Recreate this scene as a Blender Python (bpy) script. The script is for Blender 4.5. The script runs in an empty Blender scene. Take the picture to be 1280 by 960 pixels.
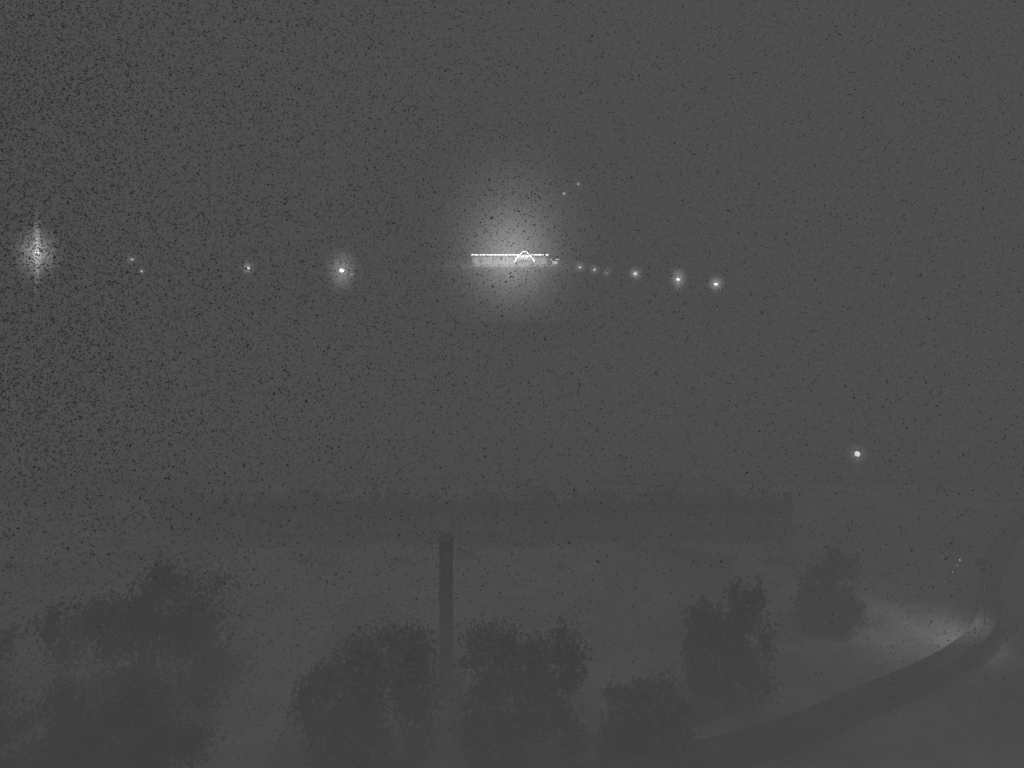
import bpy, math, random, bmesh
import numpy as np
from mathutils import Vector
random.seed(4); rng=np.random.default_rng(4)
S=bpy.context.scene
S.view_settings.view_transform='Standard'
try: S.view_settings.look='None'
except: pass
S.view_settings.exposure=0
COL=S.collection
FOG=0.078; SIG=0.008; SL=0.088

# ---------- materials ----------
def mat(name,c,rough=0.8,noise=0,scale=5,detail=6,c2=None,spec=0.3):
    m=bpy.data.materials.new(name); m.use_nodes=True; nt=m.node_tree
    b=nt.nodes['Principled BSDF']; b.inputs['Roughness'].default_value=rough
    b.inputs['Specular IOR Level'].default_value=spec
    if c2 is None: c2=c*0.6
    tc=nt.nodes.new('ShaderNodeTexCoord'); n=nt.nodes.new('ShaderNodeTexNoise')
    n.inputs['Scale'].default_value=scale; n.inputs['Detail'].default_value=detail; n.inputs['Roughness'].default_value=0.7
    nt.links.new(tc.outputs['Object'],n.inputs['Vector'])
    r=nt.nodes.new('ShaderNodeValToRGB')
    r.color_ramp.elements[0].position=.38; r.color_ramp.elements[0].color=(c2,c2,c2,1)
    r.color_ramp.elements[1].position=.62; r.color_ramp.elements[1].color=(c,c,c,1)
    nt.links.new(n.outputs[0],r.inputs[0]); nt.links.new(r.outputs[0],b.inputs['Base Color'])
    return m
def emis(name,s,c=(1,1,1)):
    m=bpy.data.materials.new(name); m.use_nodes=True; nt=m.node_tree; nt.nodes.clear()
    o=nt.nodes.new('ShaderNodeOutputMaterial'); e=nt.nodes.new('ShaderNodeEmission')
    e.inputs[0].default_value=(*c,1); e.inputs[1].default_value=s
    nt.links.new(e.outputs[0],o.inputs['Surface']); return m
def halo_mat(name,s,p):  # emission fading from the centre: painted glow in place of scattered light
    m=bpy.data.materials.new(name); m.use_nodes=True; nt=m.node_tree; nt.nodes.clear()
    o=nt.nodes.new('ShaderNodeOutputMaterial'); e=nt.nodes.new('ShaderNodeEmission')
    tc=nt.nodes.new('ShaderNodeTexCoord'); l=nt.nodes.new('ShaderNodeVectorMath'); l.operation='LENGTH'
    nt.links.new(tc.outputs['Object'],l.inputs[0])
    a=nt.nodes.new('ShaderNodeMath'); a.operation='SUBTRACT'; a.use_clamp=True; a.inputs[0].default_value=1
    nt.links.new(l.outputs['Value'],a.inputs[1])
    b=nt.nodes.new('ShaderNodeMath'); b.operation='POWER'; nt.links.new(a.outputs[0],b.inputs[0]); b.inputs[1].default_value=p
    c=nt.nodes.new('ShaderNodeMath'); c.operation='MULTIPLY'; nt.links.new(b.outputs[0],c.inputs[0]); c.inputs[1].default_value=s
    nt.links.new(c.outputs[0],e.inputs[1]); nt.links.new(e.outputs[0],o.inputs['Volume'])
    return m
def fog_mat(name,sig,lev):
    m=bpy.data.materials.new(name); m.use_nodes=True; nt=m.node_tree; nt.nodes.clear()
    o=nt.nodes.new('ShaderNodeOutputMaterial'); e=nt.nodes.new('ShaderNodeEmission'); a=nt.nodes.new('ShaderNodeVolumeAbsorption')
    a.inputs['Color'].default_value=(0,0,0,1); a.inputs['Density'].default_value=sig
    e.inputs[0].default_value=(1,1,1,1); e.inputs[1].default_value=sig*lev  # emission stands in for ambient light scattered by the fog
    ad=nt.nodes.new('ShaderNodeAddShader'); nt.links.new(e.outputs[0],ad.inputs[0]); nt.links.new(a.outputs[0],ad.inputs[1]); nt.links.new(ad.outputs[0],o.inputs['Volume'])
    return m

# ---------- mesh helpers ----------
def obj(name,V,F,m,parent=None,smooth=False):
    me=bpy.data.meshes.new(name); me.from_pydata([tuple(v) for v in V],[],F); me.update()
    if m: me.materials.append(m)
    if smooth:
        for p in me.polygons: p.use_smooth=True
    o=bpy.data.objects.new(name,me); COL.objects.link(o)
    if parent: o.parent=parent
    return o
def empty(name,loc=(0,0,0)):
    o=bpy.data.objects.new(name,None); o.location=loc; COL.objects.link(o); return o
def boxdata(boxes):
    V=[];F=[]
    for (x0,x1,y0,y1,z0,z1) in boxes:
        b=len(V)
        V+=[(x0,y0,z0),(x1,y0,z0),(x1,y1,z0),(x0,y1,z0),(x0,y0,z1),(x1,y0,z1),(x1,y1,z1),(x0,y1,z1)]
        F+=[tuple(b+i for i in f) for f in ((3,2,1,0),(4,5,6,7),(0,1,5,4),(1,2,6,5),(2,3,7,6),(3,0,4,7))]
    return V,F
def boxes(name,bs,m,parent=None,bev=0):
    V,F=boxdata(bs); o=obj(name,V,F,m,parent)
    if bev:
        md=o.modifiers.new('b','BEVEL'); md.width=bev; md.segments=2
    return o
def tube(name,pts,rad,m,parent=None,seg=10):
    V=[];F=[];n=len(pts)
    for i,p in enumerate(pts):
        p=Vector(p); a=Vector(pts[max(i-1,0)]); b=Vector(pts[min(i+1,n-1)]); d=(b-a).normalized()
        u=d.cross(Vector((0,1,0.01))).normalized(); w=d.cross(u).normalized()
        for k in range(seg):
            t=2*math.pi*k/seg; V.append(p+(u*math.cos(t)+w*math.sin(t))*rad[i])
    for i in range(n-1):
        for k in range(seg):
            F.append((i*seg+k,i*seg+(k+1)%seg,(i+1)*seg+(k+1)%seg,(i+1)*seg+k))
    F.append(tuple(range(seg))[::-1]); F.append(tuple((n-1)*seg+k for k in range(seg)))
    return obj(name,V,F,m,parent,True)
def ball(name,loc,sc,m,parent=None,sub=2):
    bm=bmesh.new(); bmesh.ops.create_icosphere(bm,subdivisions=sub,radius=1)
    me=bpy.data.meshes.new(name); bm.to_mesh(me); bm.free(); me.materials.append(m)
    for p in me.polygons: p.use_smooth=True
    o=bpy.data.objects.new(name,me); o.location=loc; o.scale=sc; COL.objects.link(o)
    if parent: o.parent=parent
    return o

def terr(y,x=0):
    def s(a,b,t):
        t=min(1,max(0,(t-a)/(b-a))); return t*t*(3-2*t)
    base=-SL*max(0,min(y,345)-45)
    return base*(1-s(345,371,y))

# ---------- world ----------
W=bpy.data.worlds.new('World'); S.world=W; W.use_nodes=True; nt=W.node_tree
bg=nt.nodes['Background']; bg.inputs[1].default_value=1
tc=nt.nodes.new('ShaderNodeTexCoord'); n1=nt.nodes.new('ShaderNodeTexNoise'); n1.inputs['Scale'].default_value=3; n1.inputs['Detail'].default_value=8
nt.links.new(tc.outputs['Generated'],n1.inputs['Vector'])
r=nt.nodes.new('ShaderNodeValToRGB')
r.color_ramp.elements[0].position=.3; r.color_ramp.elements[0].color=(.070,.070,.070,1)
r.color_ramp.elements[1].position=.7; r.color_ramp.elements[1].color=(.084,.084,.084,1)
nt.links.new(n1.outputs[0],r.inputs[0]); nt.links.new(r.outputs[0],bg.inputs[0])
sun=bpy.data.lights.new('added_fill','SUN'); sun.energy=1.15; sun.angle=math.radians(40)  # added soft fill that raises the ground's brightness; no moon is known
so=bpy.data.objects.new('added_fill',sun); so.rotation_euler=(math.radians(30),0,math.radians(25)); COL.objects.link(so)

# ---------- fog ----------
boxes('fog',[(-1800,1800,-300,3200,-60,110)],fog_mat('fog',SIG,FOG))
D=4.3
prof=[(-40,-.5),(45,-.5),(335,-SL*290-.5),(335,-SL*290+1.6),(45,D),(-40,D)]
bm=bmesh.new(); L=[bm.verts.new((-500,y,z)) for y,z in prof]; R=[bm.verts.new((500,y,z)) for y,z in prof]
for i in range(6):
    j=(i+1)%6; bm.faces.new((L[i],L[j],R[j],R[i]))
for q in (L,R):
    bm.faces.new((q[0],q[1],q[4],q[5])); bm.faces.new((q[1],q[2],q[3],q[4]))
bmesh.ops.recalc_face_normals(bm,faces=bm.faces[:])
me=bpy.data.meshes.new('ground_mist'); bm.to_mesh(me); bm.free(); me.materials.append(fog_mat('ground_mist',.12,.077))
COL.objects.link(bpy.data.objects.new('ground_mist',me))

# ---------- ground ----------
gm=mat('grass_ground',.50,.9,scale=.35,detail=12,c2=.2)
ys=list(np.arange(-60,60,2.0))+list(np.arange(60,420,5.0))+list(np.geomspace(420,3100,18))
xs=[-1700,-800,-400,-200,-100,-60,-40,-30,-20,-12,-6,0,6,12,20,30,40,60,100,200,400,800,1700]
V=[];F=[]
for y in ys:
    for x in xs: V.append((x,y,terr(y)+(0.0 if y<45 else 0.25*math.sin(x*.07+y*.05))*(1 if y<340 else 0)))
nx=len(xs)
for j in range(len(ys)-1):
    for i in range(nx-1): F.append((j*nx+i,j*nx+i+1,(j+1)*nx+i+1,(j+1)*nx+i))
obj('ground',V,F,gm,None,True)
asph=mat('asphalt',.28,.8,scale=1,detail=12,c2=.15)
stone=mat('kerb_stone',.2,.8,scale=6,c2=.12)
boxes('road',[(-90,90,30.2,36.5,-.2,.004)],asph)
boxes('kerb',[(-90,90,29.95,30.2,-.2,.12),(-90,90,36.5,36.7,-.2,.1)],stone,bev=.02)
pale=mat('paving',.56,.8,scale=1.2,detail=9,c2=.4)
boxes('pavement',[(-5.1,-3.8,5,20.3,-.1,.006),(-.85,-.45,5,20.3,-.1,.006),(-7.5,2.2,20.3,23.6,-.1,.01)],pale)

# curved low wall lower right
pts=[(-1.0,12.6),(1.6,13.1),(3.2,13.7),(4.7,14.4),(6.1,15.3),(7.4,16.1),(8.6,17.0),(9.5,17.9),(10.25,19.0),(11.1,20.6),(12.2,22.3),(13.6,24.2),(15.6,27)]
def arc(pts,w,h,name,m):
    P=[]
    for i in range(len(pts)-1):
        p0=pts[max(i-1,0)];p1=pts[i];p2=pts[i+1];p3=pts[min(i+2,len(pts)-1)]
        for k in range(5):
            t=k/5
            P.append(tuple(.5*((2*p1[j])+(-p0[j]+p2[j])*t+(2*p0[j]-5*p1[j]+4*p2[j]-p3[j])*t*t+(-p0[j]+3*p1[j]-3*p2[j]+p3[j])*t**3) for j in (0,1)))
    P.append(pts[-1]); V=[];F=[]
    for i,p in enumerate(P):
        a=P[max(i-1,0)];b=P[min(i+1,len(P)-1)]; dx,dy=b[0]-a[0],b[1]-a[1]; l=math.hypot(dx,dy); nx_,ny_=-dy/l,dx/l
        V+=[(p[0]+nx_*w/2,p[1]+ny_*w/2,-.1),(p[0]+nx_*w/2,p[1]+ny_*w/2,h),(p[0]-nx_*w/2,p[1]-ny_*w/2,h),(p[0]-nx_*w/2,p[1]-ny_*w/2,-.1)]
    for i in range(len(P)-1):
        for k in range(3): F.append((4*i+k,4*i+k+1,4*i+5+k,4*i+4+k))
    o=obj(name,V,F,m); md=o.modifiers.new('b','BEVEL'); md.width=.05; md.segments=3; return o
arc(pts,.42,.36,'curved_low_wall',mat('dark_stone',.2,.9,scale=1.5,c2=.09))

# added spot on a made-up post and hood, for an unseen lamp's lit patch
wl=empty('added_spot',(9.6,18.05,.36))
dm=mat('metal_dark',.3,.6)
tube('post',[(0.03,0,0),(0.03,0,1.2)],[.014,.012],dm,wl,8)
tube('hood',[(-.12,.08,1.2),(0,0,1.26),(.08,-.05,1.26)],[.07,.06,.03],dm,wl,12)
pl=bpy.data.lights.new('lamp','SPOT'); pl.energy=150; pl.shadow_soft_size=.04; pl.spot_size=math.radians(130); pl.spot_blend=1.0
po=bpy.data.objects.new('lamp',pl); po.location=(-.2,.14,1.35); po.parent=wl
po.rotation_euler=Vector((-.5,.2,-.85)).to_track_quat('-Z','Y').to_euler(); COL.objects.link(po)

# ---------- vegetation ----------
leafm=mat('foliage',.26,.9,scale=1.6,detail=4,c2=.15)
leafd=mat('foliage_dark',.12,.9,scale=1.6,detail=4,c2=.05)
leafh=mat('foliage_hedge',.06,.9,scale=1.6,detail=4,c2=.03)
bark=mat('bark',.16,.9,scale=8)
def leaves(name,centres,n,size,m,parent=None,sp=.3):
    C=np.array([c[:3] for c in centres],float); R=np.array([c[3:6] for c in centres],float)
    w=R.prod(axis=1)**.8; idx=rng.choice(len(C),n,p=w/w.sum())
    d=rng.normal(size=(n,3)); d/=np.linalg.norm(d,axis=1)[:,None]; rad=rng.random(n)**.55
    P=C[idx]+d*R[idx]*rad[:,None]*(1+sp*rng.normal(size=n))[:,None]
    P[:,2]=np.maximum(P[:,2],.03)
    u=rng.normal(size=(n,3)); u/=np.linalg.norm(u,axis=1)[:,None]; v=np.cross(u,rng.normal(size=(n,3))); v/=np.linalg.norm(v,axis=1)[:,None]
    s=(size*(.5+rng.random(n)))[:,None]
    V=np.stack([P-u*s,P-v*s*.5,P+u*s,P+v*s*.5],1).reshape(-1,3)
    me=bpy.data.meshes.new(name); me.vertices.add(4*n); me.vertices.foreach_set('co',V.ravel())
    me.loops.add(4*n); me.loops.foreach_set('vertex_index',np.arange(4*n,dtype=np.int32))
    me.polygons.add(n); me.polygons.foreach_set('loop_start',np.arange(0,4*n,4,dtype=np.int32)); 
    me.update(calc_edges=True); me.validate(); me.materials.append(m)
    o=bpy.data.objects.new(name,me); COL.objects.link(o)
    if parent: o.parent=parent
    return o
def shrub(name,x,y,w,h,n=5000,m=leafm,size=.04):
    e=empty(name,(x,y,0))
    for k in range(5):
        a=random.uniform(0,6.28); r=random.uniform(.1,.3)*w
        tube('stem_%d'%(k+1),[(0,0,0),(r*.4*math.cos(a),r*.4*math.sin(a),h*.4),(r*math.cos(a),r*math.sin(a),h*.75)],[.04,.03,.01],bark,e,6)
    cs=[]
    for k in range(60):
        xx=random.uniform(-.42,.42)*w; yy=random.uniform(-.3,.3)*w
        top=h*(.84 if xx>-.1*w else .74)
        z=random.uniform(.02,1)*top
        cs.append((xx,yy,z,w*random.uniform(.08,.17),w*random.uniform(.1,.2),h*random.uniform(.06,.14)))
    leaves('foliage',cs,n,size,m,e,.35)
shrub('shrub',-2.25,13.4,2.2,2.5,14000)
shrub('shrub',.15,13.9,1.9,2.4,12000)
shrub('shrub',-6.3,15.2,3.0,2.7,16000,leafd)
shrub('shrub',-9.2,14.2,2.2,2.0,11000,leafd)
shrub('shrub',-5.6,12.8,2.8,1.7,11000,leafd)
shrub('shrub',-7.8,12.8,2.8,1.6,11000,leafd)
shrub('shrub',3.7,15.2,1.5,2.5,10000)
shrub('shrub',6.7,18.6,1.4,1.9,7000)
shrub('shrub',2.1,13.8,1.5,1.5,8000)
cs=[]
x=-9.5
while x<7.8:
    h=random.uniform(.4,1.15); cs.append((x,25.4+random.uniform(-.8,.9),h*.6,random.uniform(.2,.7),.7,h*.45)); x+=random.uniform(.12,.45)
he=leaves('hedge',cs,26000,.06,leafh,None,.4)
cs=[]; x=-26
while x<-9.8:
    h=random.uniform(.3,.8); cs.append((x,28.0+random.uniform(-.6,.6),h*.7,.6,.5,h*.5)); x+=random.uniform(.4,1.1)
leaves('hedge',cs,10000,.06,leafh,None,.4)
cs=[(random.uniform(-13,7),random.uniform(22,31),.06,random.uniform(.3,1.2),random.uniform(.2,.5),.12) for _ in range(70)]
leaves('groundcover_plants',cs,12000,.05,leafh,None,.4)
tf=empty('timber_fence',(0,24.0,0))
wood=mat('weathered_wood',.08,.85,scale=2.5,c2=.02)
boxes('rails',[(-8.6,7.6,-.03,.03,.8,1.1),(-8.6,7.6,-.03,.03,.12,.3)],wood,tf)
boxes('posts',[(x-.09,x+.09,.035,.19,0,1.34) for x in np.arange(-8.5,7.7,1.6)],wood,tf)
pk=[]; x=-8.5
while x<7.5:
    w=random.uniform(.08,.2)
    if random.random()<.62: pk.append((x,x+w,-.06,-.033,.06,random.uniform(.85,1.25)))
    x+=w+random.uniform(.03,.25)
boxes('pickets',pk,wood,tf)

gp=empty('gate_post',(-1.18,15.9,0))
pm=mat('post_stone',.28,.9,scale=5,c2=.12)
boxes('base',[(-.15,.15,-.15,.15,0,.3)],pm,gp,.02)
boxes('shaft',[(-.115,.115,-.115,.115,.3,2.75)],pm,gp,.02)
boxes('cap',[(-.13,.13,-.13,.13,2.75,2.79)],pm,gp,.015)
V=[(-.115,-.115,2.79),(.115,-.115,2.79),(.115,.115,2.79),(-.115,.115,2.79),(0,0,2.9)]
obj('finial',V,[(0,1,4),(1,2,4),(2,3,4),(3,0,4)],pm,gp)

# ---------- lamps ----------
pole=mat('galvanised_pole',.6,.6,scale=6,c2=.5)
def lamp(x,y,z,bulb,hal,strength,hs,side=1,hz=None,p=3.0):
    g=terr(y); H=z-g
    e=empty('street_lamp',(x,y,g))
    a=1.2*side
    tube('pole',[(a,0,-.3),(a,0,H*.5),(a,0,H-.5),(a*.85,0,H+.05),(a*.5,0,H+.22),(0.1*side,0,H+.2)],[.06,.05,.04,.035,.03,.03],pole,e,8)
    boxes('lamp_head',[(-.3,.3,-.13,.13,H+.12,H+.22)],pole,e,.03)
    ball('bulb',(0,0,H),(bulb,bulb,bulb*.8),emis('bulb',strength),e)
    ball('painted_halo',(0,0,H),(hal,hal,hz or hal),halo_mat('painted_halo',hs,p),e,3)  # self-emitting ball paints the lamp's halo; no light is scattered
    return e,H
e,H=lamp(-64.3,120,7.35,.26,3.9,5,.34,hz=5,p=2.4)
ball('painted_streak',(0,0,H+.3),(.7,.9,8.6),halo_mat('painted_streak',1.5,2.4),e,3)  # vertical streak of lamp glow painted as an emissive ellipsoid
lamp(-64.3,150,6.1,.2,1.4,2,.55)
lamp(-58.5,140,4.34,.16,1.1,1.4,.4)
lamp(-38.7,130,5.07,.22,1.6,2.4,.65,-1)
e,H=lamp(-24.0,125,4.84,.36,3.5,3,.28,-1,hz=4.8,p=3)
boxes('side_fitting',[(.35,1.6,-.1,.1,H-.62,H-.5)],emis('side_fitting',.6),e)
lamp(11.5,150,4.75,.2,1.5,2,.5)
lamp(13.5,145,4.47,.19,1.4,1.7,.45)
lamp(15.0,140,4.2,.18,1.3,1.4,.4)
lamp(18.1,130,4.25,.25,1.6,2.2,.7)
lamp(22.5,120,3.78,.26,1.7,2.4,.7,hz=2.4)
lamp(25.3,110,3.53,.24,1.6,2.2,.7)
b=empty('bollard_light',(11.53,29.6,0))
tube('post',[(0,0,0),(0,0,.95)],[.05,.05],pole,b,12)
tube('cap',[(0,0,1.24),(0,0,1.28)],[.11,.1],pole,b,12)
ball('bulb',(0,0,1.12),(.09,.09,.09),emis('bulb',5),b)
ball('painted_halo',(0,0,1.12),(.5,.5,.5),halo_mat('painted_halo',2.2,2.8),b,3)  # bollard halo painted by volume emission
mm=empty('light_mast',(29.6,395,0))
tube('mast',[(1.2,0,0),(1.2,0,20),(1.2,0,36.2)],[.4,.3,.18],pole,mm)
tube('crossarm',[(1.2,0,33),(-6.4,0,32.6)],[.12,.1],pole,mm,6)
ball('bulb_1',(0,0,36.5),(.6,.5,.6),emis('bulb',4.5),mm)
ball('bulb_2',(-6.4,0,32.2),(.6,.5,.6),emis('bulb',6.5),mm)
ball('painted_halo_1',(0,0,36.5),(3,3,3),halo_mat('painted_halo',.3,2.5),mm,3)  # mast halos painted as glowing volumes, this one and the next
ball('painted_halo_2',(-6.4,0,32.2),(3,3,3),halo_mat('painted_halo',.3,2.5),mm,3)

# ---------- lit building ----------
bl=empty('roadside_building',(0,385,0))
wallm=mat('render_wall',.6,.8,scale=.5,c2=.5); roofm=mat('roof_metal',.1,.6,scale=.6)
boxes('walls',[(-17.4,15.6,0,14,0,4.6)],wallm,bl)
boxes('roof',[(-18,16.2,-1.6,14.6,4.75,5.05)],roofm,bl,.05)
boxes('fascia',[(-18,16.2,-1.72,-1.6,4.55,5.25)],mat('fascia_white',.7,.6),bl)
boxes('eave_lights',[(x,x+1.0,-1.86,-1.74,4.8,5.35) for x in np.arange(-17.4,15.5,1.6)],emis('eave_light',22),bl)
boxes('strip_light',[(-17.6,15.8,-1.8,-1.73,4.85,5.3)],emis('strip',12),bl)
win=emis('window_glow',4)
boxes('windows',[(x,x+2.1,-.05,-.01,.9,3.6) for x in np.arange(-16.6,2,2.8)]+[(9.5,11.6,-.05,-.01,.9,3.6),(12.4,14.5,-.05,-.01,.9,3.6)],win,bl)
boxes('window_frames',[(x-.12,x,-.1,-.005,.8,3.7) for x in np.arange(-16.6,2,2.8)]+[(x-.14,x+2.24,-.12,-.004,.68,.8) for x in np.arange(-16.6,2,2.8)],wallm,bl)
gx=5.4
V=[(gx-4,-3,0),(gx+4,-3,0),(gx+4,-3,3.6),(gx,-3,6.6),(gx-4,-3,3.6),(gx-4,0,0),(gx+4,0,0),(gx+4,0,3.6),(gx,0,6.6),(gx-4,0,3.6)]
obj('gable_porch',V,[(0,1,2,3,4),(5,9,8,7,6),(1,6,7,2),(2,7,8,3),(3,8,9,4),(4,9,5,0)],wallm,bl)
tube('gable_light',[(gx-4.4,-3.3,2.0),(gx-3.2,-3.3,3.9),(gx-.7,-3.3,6.5),(gx+.7,-3.3,6.5),(gx+3.2,-3.3,3.9),(gx+4.4,-3.3,2.0)],[.2]*6,emis('gable',22),bl,8)
boxes('door',[(gx-1.6,gx+1.6,-3.06,-3.01,0.05,2.9)],emis('door_glow',3),bl)
for i,x in enumerate((-16,-9,-2,gx-4.2,gx+4.2,14)):
    boxes('column_%d'%(i+1),[(x-.15,x+.15,-1.5,-1.2,0,4.55)],wallm,bl)
k=empty('kiosk',(18.3,383,0))
boxes('walls',[(-1.9,1.9,-1,2,0,2.9)],wallm,k)
boxes('roof',[(-2.2,2.2,-1.4,2.2,2.95,3.2)],roofm,k,.03)
boxes('window',[(-1.3,1.3,-1.05,-1.01,1,2.4)],emis('kiosk_glow',6),k)
boxes('sign_light',[(-2,2,-1.5,-1.42,2.9,3.3)],emis('kiosk_sign',7),k)
boxes('forecourt',[(-22,24,370,399,-.6,.02)],mat('concrete',.35,.7,scale=.4,c2=.27))
boxes('forecourt_kerb',[(-22,24,369.6,370,-.6,.2)],mat('kerb_light',.5,.7),bev=.03)
al=bpy.data.lights.new('eave_floodlight','AREA'); al.shape='RECTANGLE'; al.size=34; al.size_y=1.0; al.energy=12000
ao=bpy.data.objects.new('eave_floodlight',al); ao.location=(-1,-4,5.0); ao.rotation_euler=(math.radians(12),0,0); ao.parent=bl; COL.objects.link(ao)
# self-glowing ellipsoids painting the building's halo, set in front of the terrace
ball('painted_halo_core',(-.5,-90,4.5),(27,24,26),halo_mat('painted_halo_core',.14,3.0),bl,4)
ball('painted_halo_plume',(0,-88,11),(40,24,48),halo_mat('painted_halo_plume',.085,3.0),bl,4)
ball('painted_halo_low',(-1,-25,1),(42,14,3.5),halo_mat('painted_halo_low',.07,1.5),bl,3)

# ---------- added specks imitating sensor grain, denser leftwards to darken that side ----------
N=700000
x=-17+rng.random(N)**3.1*30; y=10+rng.random(N)*12; z=rng.random(N)*14
keep=(z>.05)&(np.abs(x)<y*.64); x=x[keep];y=y[keep];z=z[keep]; n=len(x)
P=np.stack([x,y,z],1)
T=rng.normal(size=(n,4,3)); T/=np.linalg.norm(T,axis=2)[:,:,None]
s=(.008+.014*rng.random(n)**1.4)*np.clip(1.0-(x+1)*.045,.85,1.4)
V=(P[:,None,:]+T*s[:,None,None]).reshape(-1,3)
F=np.array([[0,1,2],[0,3,1],[1,3,2],[2,3,0]])
idx=(np.arange(n)[:,None,None]*4+F[None]).reshape(-1).astype(np.int32)
me=bpy.data.meshes.new('grain_specks'); me.vertices.add(4*n); me.vertices.foreach_set('co',V.ravel())
me.loops.add(len(idx)); me.loops.foreach_set('vertex_index',idx)
me.polygons.add(4*n); me.polygons.foreach_set('loop_start',np.arange(0,12*n,3,dtype=np.int32))
me.update(calc_edges=True); me.materials.append(mat('grain_specks',.38,.9,scale=3,c2=.13))
COL.objects.link(bpy.data.objects.new('grain_specks',me))

# ---------- camera ----------
c=bpy.data.cameras.new('camera'); co=bpy.data.objects.new('camera',c); COL.objects.link(co)
co.location=(0,0,8); co.rotation_euler=(math.radians(90),0,0)
c.sensor_width=36; c.lens=31.16; c.shift_y=-170/1280; c.clip_end=6000; c.clip_start=.1
S.camera=co
